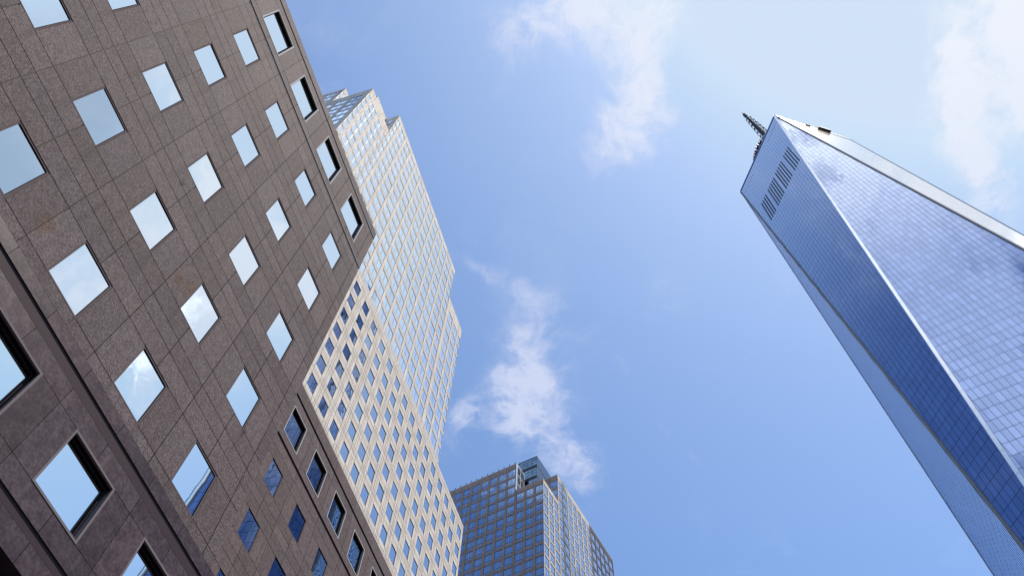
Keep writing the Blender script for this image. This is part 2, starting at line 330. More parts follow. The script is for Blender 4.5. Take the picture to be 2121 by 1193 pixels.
# ================================================================ dark granite building with square windows
A = thing('granite_building', 'dark grey-brown granite building with big square mirror windows, filling the left side', 'building', (0, 0, ZC), rad(70.3))
D0 = 12.55
wn = Vector((-math.sin(rad(70.3)), math.cos(rad(70.3)), 0))
A.location = tuple(wn*D0 + Vector((0, 0, 0)))
Zs = ZC
def zz(z): return z + Zs
P = 3.07; FL = 3.97; UEND = 12.78
cols = [1.535 + P*i for i in range(-4, 4)]
ub = [1.535*i for i in range(-10, 9)]
holes = []; zb = set([zz(0.0)]); zlist = []
for kf in range(0, 5):
    b0 = 16.09 + FL*kf
    for q in (0, 1.78, 2.57, 3.19): zlist.append(b0+q)
zlist += [15.06, 35.94, 38.45, 39.22, 39.86]
low = [1.0, 2.8, 4.4, 5.2, 6.9, 7.5, 8.2, 9.2, 9.9, 10.6]
zlist = sorted(low + zlist)
usp = sorted(ub + [UEND] + [c+s*0.665 for c in cols for s in (-1, 1)] + [c+s*0.89 for c in cols for s in (-1, 1)])
# the wall is laid in bands so that joints differ from band to band
mb = MB()
fn = FX(0.0)
for j in range(len(zlist)-1):
    z0, z1 = zlist[j], zlist[j+1]; cz = (z0+z1)/2
    kf = (cz-16.09)/FL; ph = (cz-16.09) % FL
    if 16.09 < cz < 35.9 and ph < 1.78:
        us = sorted([1.535*i for i in range(-10, 9) if i % 2 == 0] + [UEND] + [c+s*0.665 for c in cols for s in (-1, 1)])
        op = [(c-0.665, c+0.665, zz(z0), zz(z1)) for c in cols]
        wall(mb, us, [zz(z0), zz(z1)], op, fn, depth=0.06, mr=3)
    elif 35.94 < cz < 38.45:
        us = sorted([1.535*i for i in range(-10, 9) if i % 2 == 0] + [UEND] + [c+s*0.89 for c in cols for s in (-1, 1)])
        op = [(c-0.89, c+0.89, zz(z0), zz(z1)) for c in cols]
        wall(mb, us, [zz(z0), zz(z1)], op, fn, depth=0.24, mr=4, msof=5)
    else:
        step = 1 if (16.5 < cz < 36) else 2
        us = [1.535*i for i in range(-10, 9) if i % step == 0] + [UEND]
        wall(mb, us, [zz(z0), zz(z1)], [], fn)
mb.box((-15.4, 0.62, 0.0), (UEND-.02, 26, zz(39.7)), 6)
mb.box((-15.4, 0.03, zz(39.86)), (UEND, 26, zz(40.0)), 0)
mb.box((UEND-.03, 0.035, 0.0), (UEND, 25.9, zz(39.855)), 0)
mb.build('wall', [M['granite'], M['joint'], M['wframe'], M['wframe'], M['reveal'], M['soffit'], M['core']], A)
# pale metal strips
for zs in (35.36, 39.2):
    t = MB(); t.box((-15.4, -0.03, zz(zs)-.055), (UEND, 0.0, zz(zs)+.055)); t.build('metal_strip', M['trim'], A)
fr = frame_mesh('window_frame', 1.33, 1.78, 0.06, 0.012, 0.09, [M['wframe']])
fr2 = frame_mesh('window_frame', 1.33, 1.78, 0.06, 0.012, 0.09, [M['wframe_dark']])
pn = pane_mesh('pane', 1.22, 1.67, 0.055, [M['pane']])
pnw = pane_mesh('pane', 1.22, 1.67, 0.055, [M['wpane']])
def flush_window(parent, u, z, y=0.0):
    w = linkmesh('window', fr, parent, (u, y, z))
    linkmesh('pane', pn if y == 0 else pnw, w, (0, -0.018, 0.055), (rad(random.uniform(-.25, .25)), 0, rad(random.uniform(-.25, .25))))
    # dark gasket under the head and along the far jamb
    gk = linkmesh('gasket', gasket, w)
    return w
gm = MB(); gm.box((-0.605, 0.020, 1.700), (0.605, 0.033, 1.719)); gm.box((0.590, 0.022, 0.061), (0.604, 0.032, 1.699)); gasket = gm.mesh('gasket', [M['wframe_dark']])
for kf in range(0, 5):
    for c in cols:
        if c < -3 and kf < 3 : continue
        flush_window(A, c, zz(16.09+FL*kf))
# recessed windows of the top row: pale surround, deep reveal
def recess_window(parent, u, z, w, h, depth, surround, y=0.0, lip=0.07):
    m = MB()
    for bx in (((-w/2-lip, -0.012, -lip), (-w/2, 0.05, h+lip)), ((w/2, -0.012, -lip), (w/2+lip, 0.05, h+lip)), ((-w/2, -0.012, h), (w/2, 0.05, h+lip)), ((-w/2, -0.012, -lip), (w/2, 0.05, 0))): m.box(*bx)
    m.box((w/2-.045, depth-.02, .0), (w/2-.002, depth+.03, h), 1); m.box((-w/2+.002, depth-.02, 0), (-w/2+.045, depth+.03, h), 1)
    m.box((-w/2+.045, depth-.02, 0.002), (w/2-.045, depth+.03, .045), 1); m.box((-w/2+.045, depth-.02, h-.045), (w/2-.045, depth+.03, h-.002), 1)
    win = m.build('window', [surround, M['wframe_dark']], parent, (u, y, z))
    p = MB(); p.face([(-w/2+.03, depth+.01, .03), (w/2-.03, depth+.01, .03), (w/2-.03, depth+.01, h-.03), (-w/2+.03, depth+.01, h-.03)])
    p.build('pane', M['wpane'] if y > 1 else M['pane'], win, (0,0,0), (rad(random.uniform(-.2,.2)), 0, rad(random.uniform(-.2,.2))))
    return win
for c in cols[2:]:
    w = recess_window(A, c, zz(35.94)+.07, 1.64, 2.37, 0.13, M['jamb'])
# projecting band of polished granite
mb = MB(); yb = -0.52; fb = FX(yb)
zl = [10.7, 11.25, 11.5, 12.06, 13.74, 14.28, 14.65, 15.06]
for j in range(len(zl)-1):
    z0, z1 = zl[j], zl[j+1]
    if j in (1, 5):      # sunk dark bands
        mb.face([(-15.4, yb+.03, zz(z0)), (UEND+.3, yb+.03, zz(z0)), (UEND+.3, yb+.03, zz(z1)), (-15.4, yb+.03, zz(z1))], 2)
        mb.face([(-15.4, yb, zz(z0)), (UEND+.3, yb, zz(z0)), (UEND+.3, yb+.03, zz(z0)), (-15.4, yb+.03, zz(z0))], 0)
        mb.face([(-15.4, yb, zz(z1)), (UEND+.3, yb, zz(z1)), (UEND+.3, yb+.03, zz(z1)), (-15.4, yb+.03, zz(z1))], 2)
    elif j == 3:
        us = sorted([P*i for i in range(-5, 5)] + [c+s*0.845 for c in cols for s in (-1, 1)] + [UEND+.3])
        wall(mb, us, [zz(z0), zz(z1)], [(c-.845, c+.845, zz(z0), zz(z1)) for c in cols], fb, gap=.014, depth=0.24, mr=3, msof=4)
    else:
        wall(mb, [1.535*i for i in range(-10, 9)]+[UEND+.3], [zz(z0), zz(z1)], [], fb, gap=.014, mr=3)
mb.face([(-15.4, yb, zz(15.06)), (UEND+.3, yb, zz(15.06)), (UEND+.3, 0, zz(15.06)), (-15.4, 0, zz(15.06))], 0)
mb.face([(-15.4, yb, zz(10.7)), (UEND+.3, yb, zz(10.7)), (UEND+.3, 0, zz(10.7)), (-15.4, 0, zz(10.7))], 2)
mb.face([(UEND+.3, yb, zz(10.7)), (UEND+.3, 0.3, zz(10.7)), (UEND+.3, 0.3, zz(15.06)), (UEND+.3, yb, zz(15.06))], 0)
mb.build('polished_band', [M['polished'], M['joint'], M['groove'], M['reveal'], M['soffit']], A)
for c in cols[3:]:
    w = recess_window(A, c, zz(12.06)+.06, 1.57, 1.56, 0.16, M['jamb_dark'], yb, 0.06)
# set-back wing
yw = 7.11; fw = FX(yw); mb = MB()
wc = [21.16 + P*i for i in range(-3, 9)]
wz = []
for kf in range(0, 5):
    b0 = 31.0 - 3.77*kf
    wz.append(b0)
zl = sorted([34.82, 37.1, 38.87, 37.98, 37.78, 34.3, 34.08, 33.45] + [b+q for b in wz for q in (0, 1.70)] + [b+2.45 for b in wz[1:]] + [b+3.05 for b in wz[1:]] + [0.0, 5, 10])
for j in range(len(zl)-1):
    z0, z1 = zl[j], zl[j+1]; cz = (z0+z1)/2
    iswin = any(b < cz < b+1.70 for b in wz)
    mids = [21.16+P*(i-.5) for i in range(-3, 10)]
    if 34.82 < cz < 37.1:
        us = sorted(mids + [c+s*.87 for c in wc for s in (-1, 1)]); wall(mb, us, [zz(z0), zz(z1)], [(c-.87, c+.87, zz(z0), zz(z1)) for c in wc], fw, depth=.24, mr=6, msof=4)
    elif iswin:
        us = sorted(mids + [c+s*.665 for c in wc for s in (-1, 1)]); wall(mb, us, [zz(z0), zz(z1)], [(c-.665, c+.665, zz(z0), zz(z1)) for c in wc], fw, depth=.06, mr=3)
    elif 34.08 < cz < 34.3 or 37.78 < cz < 37.98:
        mb.face([(mids[0], yw+.05, zz(z0)), (mids[-1], yw+.05, zz(z0)), (mids[-1], yw+.05, zz(z1)), (mids[0], yw+.05, zz(z1))], 2)
        mb.face([(mids[0], yw, zz(z1)), (mids[-1], yw, zz(z1)), (mids[-1], yw+.05, zz(z1)), (mids[0], yw+.05, zz(z1))], 2)
    else:
        wall(mb, sorted(mids + (wc if cz < 31 else [])), [zz(z0), zz(z1)], [], fw)
mb.box((UEND+.1, yw+.62, 0), (mids[-1]-.1, 26, zz(38.8)), 5)
mb.box((UEND+.1, yw+.02, zz(38.87)), (mids[-1], 26, zz(39.0)), 0)
mb.build('wing_wall', [M['wing_granite'], M['joint'], M['groove'], M['wframe'], M['soffit'], M['core'], M['reveal']], A)
for c in wc[1:]:
    recess_window(A, c, zz(34.82)+.06, 1.62, 2.16, .15, M['jamb'], yw, .06)
    for b in wz[:4]:
        flush_window(A, c, zz(b), yw)

# ================================================================ beige tower (stepped) behind it
B = thing('beige_tower', 'stepped beige granite tower with pale mirror glass rising behind the dark granite building', 'building', (0, 0, 0), rad(70.0))
bn_ = Vector((-math.sin(rad(70.0)), math.cos(rad(70.0)), 0)); B.location = tuple(bn_*35.1)
zB = lambda z: z + ZC
bp = 3.074; bu = [36.72+bp*i for i in range(-6, 15)]; bzr = [71.27+3.89*i for i in range(-9, 7)]
bw, bh = 1.66, 2.18
mb = MB(); f0 = FX(0)
us = [14.3]
for c in bu: us += [c-bw/2, c+bw/2, c+bp/2-.17, c+bp/2+.17]
us[-2:] = [81.3]; us = sorted(set(round(u, 4) for u in us))
zs = []
for c in bzr: zs += [c-bh/2, c+bh/2, c+1.83, c+2.10]
zs += [zB(95.9)-ZC+0.0]
zs = sorted(zs[:-1]); zs = [20.0] + zs + [97.4]
zs = [z for z in zs if z < 97.3] + [97.4]
zs = [zB(z) for z in zs]
holesB = [(c-bw/2, c+bw/2, zB(r-bh/2), zB(r+bh/2)) for c in bu for r in bzr]
rnd = lambda v: round(v, 4)
wall(mb, [rnd(u) for u in us], [rnd(z) for z in zs], [tuple(rnd(q) for q in h) for h in holesB], f0, gap=0.05, back=0.04, depth=0.10, side=False, mj=1, mr=2)
mb.box((14.3, .3, 0), (81.25, 30, zB(97.2)), 3); mb.box((14.3, .045, zB(97.4)), (81.3, 30, zB(97.6)), 0); mb.box((81.25, .041, 10), (81.3, 30, zB(97.39)), 0); mb.box((14.25, .041, 10), (14.3, 30, zB(97.39)), 0)
mb.face([(14.3, .0, 0), (81.3, 0, 0), (81.3, 0, zB(20)), (14.3, 0, zB(20))], 0)
mb.build('punched_wall', [M['bstone'], M['bjoint'], M['bstone'], M['core']], B)
bf = frame_mesh('window_frame', bw, bh, 0.07, .03, .11, [M['bframe']])
bpn = pane_mesh('pane', bw-.1, bh-.1, .06, [M['bpane']])
vis = []
for c in bu:
    for r in bzr:
        # the hundred that show largest: right of the dark building's roof line, nearest rows first
        vis.append((c, r))
def pix(P3):
    v = Vector(P3) - cam.matrix_world.translation; q = cam.matrix_world.to_3x3().transposed() @ v
    if q.z > -0.1: return None
    return (1060.5+1650*q.x/-q.z, 596.5-1650*q.y/-q.z, v.length)
def wp(o, p):
    c, s = math.cos(o.rotation_euler[2]), math.sin(o.rotation_euler[2]); return Vector((o.location[0]+c*p[0]-s*p[1], o.location[1]+s*p[0]+c*p[1], o.location[2]+p[2]))
def hidden_by_A(q):
    x, y = q[0], q[1]
    # silhouette of the dark building in the picture, used only to choose which windows are worth an object each
    if y < 487: e = 590+188*(y/487)
    elif y < 797: e = 778-153*((y-487)/310)
    else: e = 625+195*((y-797)/396)
    return x < e-4
sel = []; rest = []
for (c, r) in vis:
    q = pix(wp(B, (c, 0, zB(r))))
    if q and -10 < q[0] < 2130 and -10 < q[1] < 1203 and not hidden_by_A(q): sel.append((q[2], c, r))
    else: rest.append((c, r))
sel.sort(); rest = [(c, r) for _, c, r in sel[97:]]; sel = sel[:97]
for _, c, r in sel: 
    w = linkmesh('window', bf, B, (c, 0, zB(r-bh/2))); linkmesh('pane', bpn, w, (0, 0, .05), (rad(random.uniform(-.25,.25)), 0, rad(random.uniform(-.25,.25))))
def many_windows(lst, fnc, w, h, mull=0.0, t=.07, d0=.03, d1=.11, frm=None, name='window'):
    """the remaining windows of a facade as one part"""
    mb = MB()
    for (u, z, y) in lst:
        for bx in (((-w/2, d0, 0), (-w/2+t, d1, h)), ((w/2-t, d0, 0), (w/2, d1, h)), ((-w/2+t, d0, 0), (w/2-t, d1, t)), ((-w/2+t, d0, h-t), (w/2-t, d1, h))) + ((((-mull/2, d0+.005, t), (mull/2, d1-.002, h-t)),) if mull else ()):
            (x0, a0, z0), (x1, a1, z1) = bx
            P8 = [fnc(u+xx, y+aa, z+zq) for xx in (x0, x1) for aa in (a0, a1) for zq in (z0, z1)]
            for q in ((0,1,3,2),(4,6,7,5),(0,4,5,1),(2,3,7,6),(0,2,6,4),(1,5,7,3)): mb.face([P8[i] for i in q], 2 if (mull and bx[0][0] == -mull/2) else 0)
        a = random.uniform(-.004, .004)*w; b = random.uniform(-.004, .004)*h; dm = (d0+d1)/2
        mb.face([fnc(u-w/2+t/2, y+dm+a, z+t/2), fnc(u+w/2-t/2, y+dm-a, z+t/2), fnc(u+w/2-t/2, y+dm-a+b, z+h-t/2), fnc(u-w/2+t/2, y+dm+a+b, z+h-t/2)], 1, random.random())
    return mb
if rest:
    many_windows([(c, zB(r-bh/2), 0) for c, r in rest], lambda u, d, z: (u, d, z), bw, bh).build('window', [M['bframe'], M['bpane']], B)['kind'] = 'stuff'
# tower above: stone piers, banded spandrels, glass between
def grid_face(parent, fnc, u0, u1, z0, z1, up, uo, zp, zo, ww, wh, mats, stuff, wname='tower_wall', mull=.09, ustart=None, crown=0.9, band=True, dep=.10, notch=None, spandrel=False):
    """one face of a tower; piers on the grid, windows collected in stuff"""
    mb = MB(); us = {rnd(u0), rnd(u1)}; op = []
    cs = []
    i = math.floor((u0-uo)/up)-1
    while uo+up*i < u1+up:
        a, b = uo+up*i+(up-ww)/2, uo+up*i+(up+ww)/2
        a2, b2 = max(a, u0+.12), min(b, u1-.12)
        if b2-a2 > .5: cs.append((rnd(a2), rnd(b2)))
        i += 1
    for a, b in cs: us |= {a, b}
    zs_ = {rnd(z0), rnd(z1)}; rs = []
    j = math.floor((z0-zo)/zp)-1
    while zo+zp*j < z1:
        a, b = zo+zp*j, zo+zp*j+wh
        if a >= z0-.01 and b <= z1-crown+.01: rs.append((rnd(a), rnd(b)))
        j += 1
    for a, b in rs:
        zs_ |= {a, b}
        if band and b+(zp-wh)*.5 < z1-.1: zs_.add(rnd(b+(zp-wh)*.5))
    for a, b in cs:
        for c, d in rs:
            if notch and notch((a+b)/2, (c+d)/2): continue
            op.append((a, b, c, d)); stuff.append(((a+b)/2, b-a, c, d-c, fnc))
    wall(mb, sorted(us), sorted(zs_), op, fnc, gap=.05, back=.04, depth=dep, side=False, mj=1, mr=0, skip=notch, matfn=(lambda cu, cz_: 2 if (rs and cz_ < rs[-1][1] and any(a < cu < b for a, b in cs)) else 0) if spandrel else None)
    return mb.build(wname, mats, parent)
stB = []
TY = 3.9
bmats = [M['bstone'], M['bjoint'], M['spandrel']]
gridB = dict(up=3.07, uo=22.5-3.07, zp=3.9, zo=zB(97.9), ww=2.38, wh=2.68, dep=.05, spandrel=True, band=False)
def gfB(u0, u1, y, z0, z1): grid_face(B, FX(y), u0, u1, z0, z1, mats=bmats, stuff=stB, **gridB)
gfB(21.0, 29.8, TY, zB(94), zB(155.5)); gfB(29.8, 67.8, TY+.0, zB(94), zB(169.2)); gfB(67.8, 76.5, TY, zB(94), zB(155.5))
gfB(24.6, 29.6, TY+3.0, zB(155.5), zB(169.2)); gfB(67.9, 73, TY+3.0, zB(155.5), zB(169.2)); gfB(21.2, 24.4, 12.9, zB(155.5), zB(169.2))
stBl = []
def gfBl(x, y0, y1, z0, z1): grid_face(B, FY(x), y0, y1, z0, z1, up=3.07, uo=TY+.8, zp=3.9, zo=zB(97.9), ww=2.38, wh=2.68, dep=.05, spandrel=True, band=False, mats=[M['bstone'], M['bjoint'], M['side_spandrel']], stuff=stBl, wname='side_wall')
gfBl(21.0, TY, 44, zB(110), zB(155.5)); gfBl(29.8, TY, TY+3, zB(155.5), zB(169.2)); gfBl(24.6, TY+3, 12.9, zB(155.5), zB(169.2)); gfBl(21.2, 12.9, 36, zB(155.5), zB(169.2))
c = MB()
c.box((21.3, TY+.4, zB(90)), (76.3, 43.7, zB(155.3))); c.box((30.1, TY+.4, zB(155)), (67.5, 43, zB(169.0))); c.box((24.9, TY+3.4, zB(155)), (72.7, 43, zB(168.9))); c.box((21.5, 13.3, zB(155)), (76, 35.7, zB(168.8)))
c.build('core', M['core'], B)
c = MB()
for (x0, y0, x1, y1, z) in ((21.0, TY, 76.5, 44, 155.5), (29.8, TY, 67.8, 44, 169.2), (24.6, TY+3, 29.79, 44, 169.2), (67.81, TY+3, 73, 44, 169.2), (21.2, 12.9, 24.59, 36, 169.2)): c.box((x0, y0+.045, zB(z)+.003), (x1-.0, y1, zB(z)+.25))
c.box((76.46, TY+.05, zB(94)), (76.5, 44, zB(155.5))); 
c.build('roof', M['bstone'], B)
def emit_windows(parent, lst, mats, mull=.09, keep=0, dep=.03, name='window', transom=0):
    """lst of (u, w, z, h, fnc): the nearest few as window + pane, the rest as one part"""
    mb = MB()
    for (u, w, z, h, fnc) in lst:
        t = .05; d0, d1 = dep, dep+.04
        bars = [(-w/2, -w/2+t, 0, h, 0), (w/2-t, w/2, 0, h, 0), (-w/2+t, w/2-t, 0, t, 0), (-w/2+t, w/2-t, h-t, h, 0)]
        if mull and w > 1.4: bars.append((-mull/2, mull/2, t, h-t, 2))
        if transom: bars.append((-w/2+t, w/2-t, transom, transom+.08, 0))
        for (x0, x1, z0, z1, mi) in bars: mb.face([fnc(u+x0, d0, z+z0), fnc(u+x1, d0, z+z0), fnc(u+x1, d0, z+z1), fnc(u+x0, d0, z+z1)], mi)
        a = random.uniform(-.004, .004)*w; b = random.uniform(-.004, .004)*h
        mb.face([fnc(u-w/2+.01, d1+a, z+.01), fnc(u+w/2-.01, d1-a, z+.01), fnc(u+w/2-.01, d1-a+b, z+h-.01), fnc(u-w/2+.01, d1+a+b, z+h-.01)], 1, random.random())
    o = mb.build(name, mats, parent); o['kind'] = 'stuff'; return o
emit_windows(B, stB, [M['mframe'], M['bpane2'], M['mull']], dep=.005)
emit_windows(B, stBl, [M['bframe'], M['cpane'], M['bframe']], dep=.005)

# ================================================================ far tower with notched top
C = thing('notched_tower', 'blue glass and stone office tower with a notched top, standing at bottom centre', 'building', (12.32, 144.41, 0), rad(57.8))
cz = lambda z: z + ZC
stC = []; stL = []; stD = []
cm = [M['cstone'], M['bjoint']]; cd = [M['cdark'], M['joint']]; cb = [M['cshade'], M['joint']]
ZR = 180.45; ZU = 192.6
crp = 3.13; gC = dict(up=crp, zp=3.86, zo=cz(ZR-1.0-3.86*30), ww=2.42, wh=3.05, crown=.6)
XE = 47.4; XD = 30.6
# sunlit right face (local x), outside on -y
grid_face(C, FX(0), 0, 9.3, cz(96), cz(ZR), uo=0, mats=cm, stuff=stC, wname='sunny_wall', **gC)
grid_face(C, FX(0), 9.3, XD, cz(96), cz(ZU), uo=0, mats=cm, stuff=stC, wname='sunny_wall', **gC)
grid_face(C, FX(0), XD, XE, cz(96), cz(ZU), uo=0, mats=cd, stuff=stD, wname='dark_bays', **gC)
# shaded left face (local y), outside on -x
gL = dict(up=3.06, zp=3.9, zo=cz(ZR-1.0-3.9*30), ww=2.35, wh=2.95, crown=.6)
YS = 8.9; YE = 62
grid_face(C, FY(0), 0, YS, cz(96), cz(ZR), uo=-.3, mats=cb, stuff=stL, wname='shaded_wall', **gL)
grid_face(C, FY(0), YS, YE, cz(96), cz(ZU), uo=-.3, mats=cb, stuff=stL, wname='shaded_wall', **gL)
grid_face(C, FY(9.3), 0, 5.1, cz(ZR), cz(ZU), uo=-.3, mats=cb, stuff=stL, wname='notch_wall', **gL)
c = MB(); c.box((.3, .3, cz(90)), (XE-.3, YE-.3, cz(ZR-.3))); c.box((.4, YS+1.0, cz(ZR-.5)), (4.9, YE-.4, cz(ZU-.2))); c.box((9.7, .3, cz(ZR-.5)), (XE-.3, 5.0, cz(ZU-.2)))
c.build('core', M['core'], C)
c = MB(); c.box((.045, .045, cz(ZR)+.002), (9.3, YS, cz(ZR)+.2)); c.box((9.345, .045, cz(ZU)+.002), (XE, 5.1, cz(ZU)+.25)); c.box((.045, YS+.1, cz(ZU)+.002), (5, YE, cz(ZU)+.25)); c.box((XE-.05, .06, cz(96)), (XE, YE, cz(ZU)))
c.build('roof', M['cstone'], C)
# lattice end screen at the step
sc_ = MB()
for (x0, x1) in ((0.0, .42), (2.0, 2.55), (4.2, 4.62)): sc_.box((x0, YS-.25, cz(ZR+.2)), (x1, YS+.05, cz(ZU-.05)))
for (z0, z1) in ((ZU-1.1, ZU-.06), (ZU-5.0, ZU-4.5), (ZU-8.9, ZU-8.4)): sc_.box((.42, YS-.24, cz(z0)), (2.0, YS+.04, cz(z1))); sc_.box((2.55, YS-.24, cz(z0)), (4.2, YS+.04, cz(z1)))
for x in (1.0, 1.5, 3.2, 3.7): sc_.box((x, YS-.15, cz(ZR+.2)), (x+.08, YS-.07, cz(ZU-1.1)))
sc_.build('lattice_screen', M['steel'], C)
scb = MB(); scb.box((.43, YS+.3, cz(ZR+.2)), (4.61, YS+.5, cz(ZU-.2))); scb.build('screen_backing', M['core'], C)
# glass crown box set back behind the step
gb = MB(); X0, Y0, ZT = 6.0, 5.2, 200.8
for fnc, L in ((FY(X0), 30), (FX(Y0), 34)):
    o0 = Y0 if L == 30 else X0
    z = ZR
    while z < ZT-.2:
        u = 0
        while u < L:
            t = random.random(); dk = (round((z-ZR)/1.27) % 4 == 0)
            gb.face([fnc(o0+u+.05, random.uniform(0,.01), cz(z)+.08), fnc(o0+u+1.48, random.uniform(0,.01), cz(z)+.08), fnc(o0+u+1.48, random.uniform(0,.01), cz(z)+1.19), fnc(o0+u+.05, random.uniform(0,.01), cz(z)+1.19)], 1 if dk else 0, t)
            u += 1.53
        z += 1.27
gb.box((X0+.05, Y0+.05, cz(ZR)), (X0+34, Y0+30, cz(ZT)), 2); gb.box((X0-.03, Y0-.03, cz(ZT)), (X0+34, Y0+30, cz(ZT)+.25), 3)
gb.build('glass_crown', [M['cbox'], M['wjoint'], M['wjoint'], M['gunmetal']], C)
posts = MB(); 
for i in range(20): 
    y = YS+1+1.55*2*i*.5+.2
    p = MB(); p.tube((0, 0, 0), (0, 0, 1.0), .09, .09, 6); p.tube((0, 0, 1.0), (0, 0, 1.25), .15, .15, 6); p.build('roof_post', M['gunmetal'], C, (.5, YS+.8+1.9*i, cz(ZU)+.24))
# windows: nearest hundred as separate parts (left face), others as one part per face
def pick(lst, parent, nmax):
    a = []
    for it in lst:
        q = pix(wp(parent, it[4](it[0], 0, it[2]+it[3]/2)))
        ok = q and 930 < q[0] < 1290 and 940 < q[1] < 1193 and q[0] > 958-8*(q[1]-1090)/100
        a.append((q[2] if ok else 1e9, it))
    a.sort(key=lambda r: r[0]); return [i for d, i in a[:nmax] if d < 1e8], [i for d, i in a[nmax:]] + [i for d, i in a[:nmax] if d >= 1e8]
selC, restC = pick(stL+stC, C, 97)
cacheW = {}
for (u, w, z, h, fnc) in selC:
    P0 = fnc(u, 0, z); isL = abs(fnc(1, 0, 0)[1]-fnc(0, 0, 0)[1]) > .5
    kk = (rnd(w), rnd(h), isL)
    if kk not in cacheW:
        fm = MB(); pm = MB(); t = .07; fl = FY(0) if isL else FX(0)
        bars = [(-w/2, -w/2+t, 0, h, 0), (w/2-t, w/2, 0, h, 0), (-w/2+t, w/2-t, 0, t, 0), (-w/2+t, w/2-t, h-t, h, 0), (-w/2+t, w/2-t, .55, .65, 0)]
        if w > 1.4: bars.append((-.045, .045, .65, h-t, 1))
        for (x0, x1, z0, z1, mi) in bars: fm.face([fl(x0, .03, z0), fl(x1, .03, z0), fl(x1, .03, z1), fl(x0, .03, z1)], mi)
        pm.face([fl(-w/2+.01, .09, .01), fl(w/2-.01, .09, .01), fl(w/2-.01, .09, h-.01), fl(-w/2+.01, .09, h-.01)])
        cacheW[kk] = (fm.mesh('window', [M['bframe'], M['mull']]), pm.mesh('pane', [M['cpane'] if isL else M['cpane2']]))
    fm, pm = cacheW[kk]
    wo = linkmesh('window', fm, C, P0); linkmesh('pane', pm, wo, (0,0,0), (rad(random.uniform(-.2,.2)) if not isL else 0, rad(random.uniform(-.2,.2)) if isL else 0, rad(random.uniform(-.3,.3))))
rL = [i for i in restC if abs(i[4](1,0,0)[1]-i[4](0,0,0)[1]) > .5]; rR = [i for i in restC if i not in rL]
emit_windows(C, rL, [M['bframe'], M['cpane'], M['mull']], transom=.55)
emit_windows(C, rR, [M['bframe'], M['cpane2'], M['mull']], transom=.55)
emit_windows(C, stD, [M['bframe'], M['cpane2'], M['mull']], transom=.55)

# ================================================================ tall glass tower
TH = rad(13.32); TC = Vector((146.03, 114.6, 0)); 
T = thing('glass_skyscraper', 'very tall tapering blue glass skyscraper with triangular facets, white edges and a spire, at right', 'building', tuple(TC), TH)
ZT, ZBm = 416.6, 56.6; ta, tb = 21.6, 31.6*math.sqrt(2)
top = [Vector((-ta, -ta, ZT)), Vector((-ta, ta, ZT)), Vector((ta, ta, ZT)), Vector((ta, -ta, ZT))]     # T1, T2, ...
bot = [Vector((-tb, 0, ZBm)), Vector((0, -tb, ZBm)), Vector((tb, 0, ZBm)), Vector((0, tb, ZBm))]
def clip_tri(poly, tri):
    for i in range(3):
        a, b = tri[i], tri[(i+1) % 3]; out_ = []
        s = lambda p: (b[0]-a[0])*(p[1]-a[1])-(b[1]-a[1])*(p[0]-a[0])
        for j in range(len(poly)):
            p, q = poly[j], poly[(j+1) % len(poly)]; sp, sq = s(p), s(q)
            if sp >= 0: out_.append(p)
            if (sp >= 0) != (sq >= 0): t = sp/(sp-sq); out_.append((p[0]+t*(q[0]-p[0]), p[1]+t*(q[1]-p[1])))
        poly = out_
        if len(poly) < 3: return []
    return poly
def facet(Aa, Bb, Cc, fins=False):
    """Aa-Bb is the level edge, Cc the far corner"""
    e = (Bb-Aa).normalized(); mid = (Aa+Bb)/2; v = (Cc-mid).normalized()
    if v.z < 0: v = -v
    nrm = e.cross(v).normalized()
    if nrm.dot(Vector((mid.x, mid.y, 0))) < 0: nrm = -nrm
    to2 = lambda Pq: ((Pq-mid).dot(e), (Pq-mid).dot(v))
    tri = [to2(Aa), to2(Bb), to2(Cc)]
    ar = (tri[1][0]-tri[0][0])*(tri[2][1]-tri[0][1])-(tri[1][1]-tri[0][1])*(tri[2][0]-tri[0][0])
    if ar < 0: tri = [tri[0], tri[2], tri[1]]
    mb = MB(); rise = v.z; rowh = 4.06/rise; us_ = [p[0] for p in tri]; vs = [p[1] for p in tri]
    full = [mid + e*p[0] + v*p[1] - nrm*.06 for p in tri]; mb.face(full, 1)
    yv = max(vs) if tri[0][1] == max(vs) or True else 0
    r = 0
    vtop = max(vs)
    while vtop-rowh*(r+1) > min(vs)-rowh:
        v1 = vtop-rowh*r; v0 = v1-rowh; i = math.floor(min(us_)/1.524)
        while i*1.524 < max(us_):
            u0 = i*1.524; cell = [(u0+.045, v0+.06), (u0+1.524-.045, v0+.06), (u0+1.524-.045, v1-.06), (u0+.045, v1-.06)]
            pl = clip_tri(cell, tri)
            if len(pl) >= 3:
                cu, cv = u0+.762, (v0+v1)/2; a = random.gauss(0, .0022); b = random.gauss(0, .0016); off = random.uniform(0, .01)
                tn = random.random()
                mb.face([mid + e*p[0] + v*p[1] + nrm*(a*(p[0]-cu)+b*(p[1]-cv)+.012) for p in pl], 0, tn)
            i += 1
        r += 1
    i = math.floor(min(us_)/1.524)                    # thin mullion caps standing proud of the glass
    while fins and i*1.524 < max(us_):
        pl = clip_tri([(i*1.524-.02, min(vs)), (i*1.524+.02, min(vs)), (i*1.524+.02, max(vs)), (i*1.524-.02, max(vs))], tri)
        if len(pl) >= 3:
            vv = [p[1] for p in pl]; uu = i*1.524; P0, P1 = mid+e*uu+v*min(vv), mid+e*uu+v*max(vv)
            mb.face([P0+nrm*0, P1+nrm*0, P1+nrm*.085, P0+nrm*.085], 2)
        i += 1
    return mb, mid, e, v, nrm
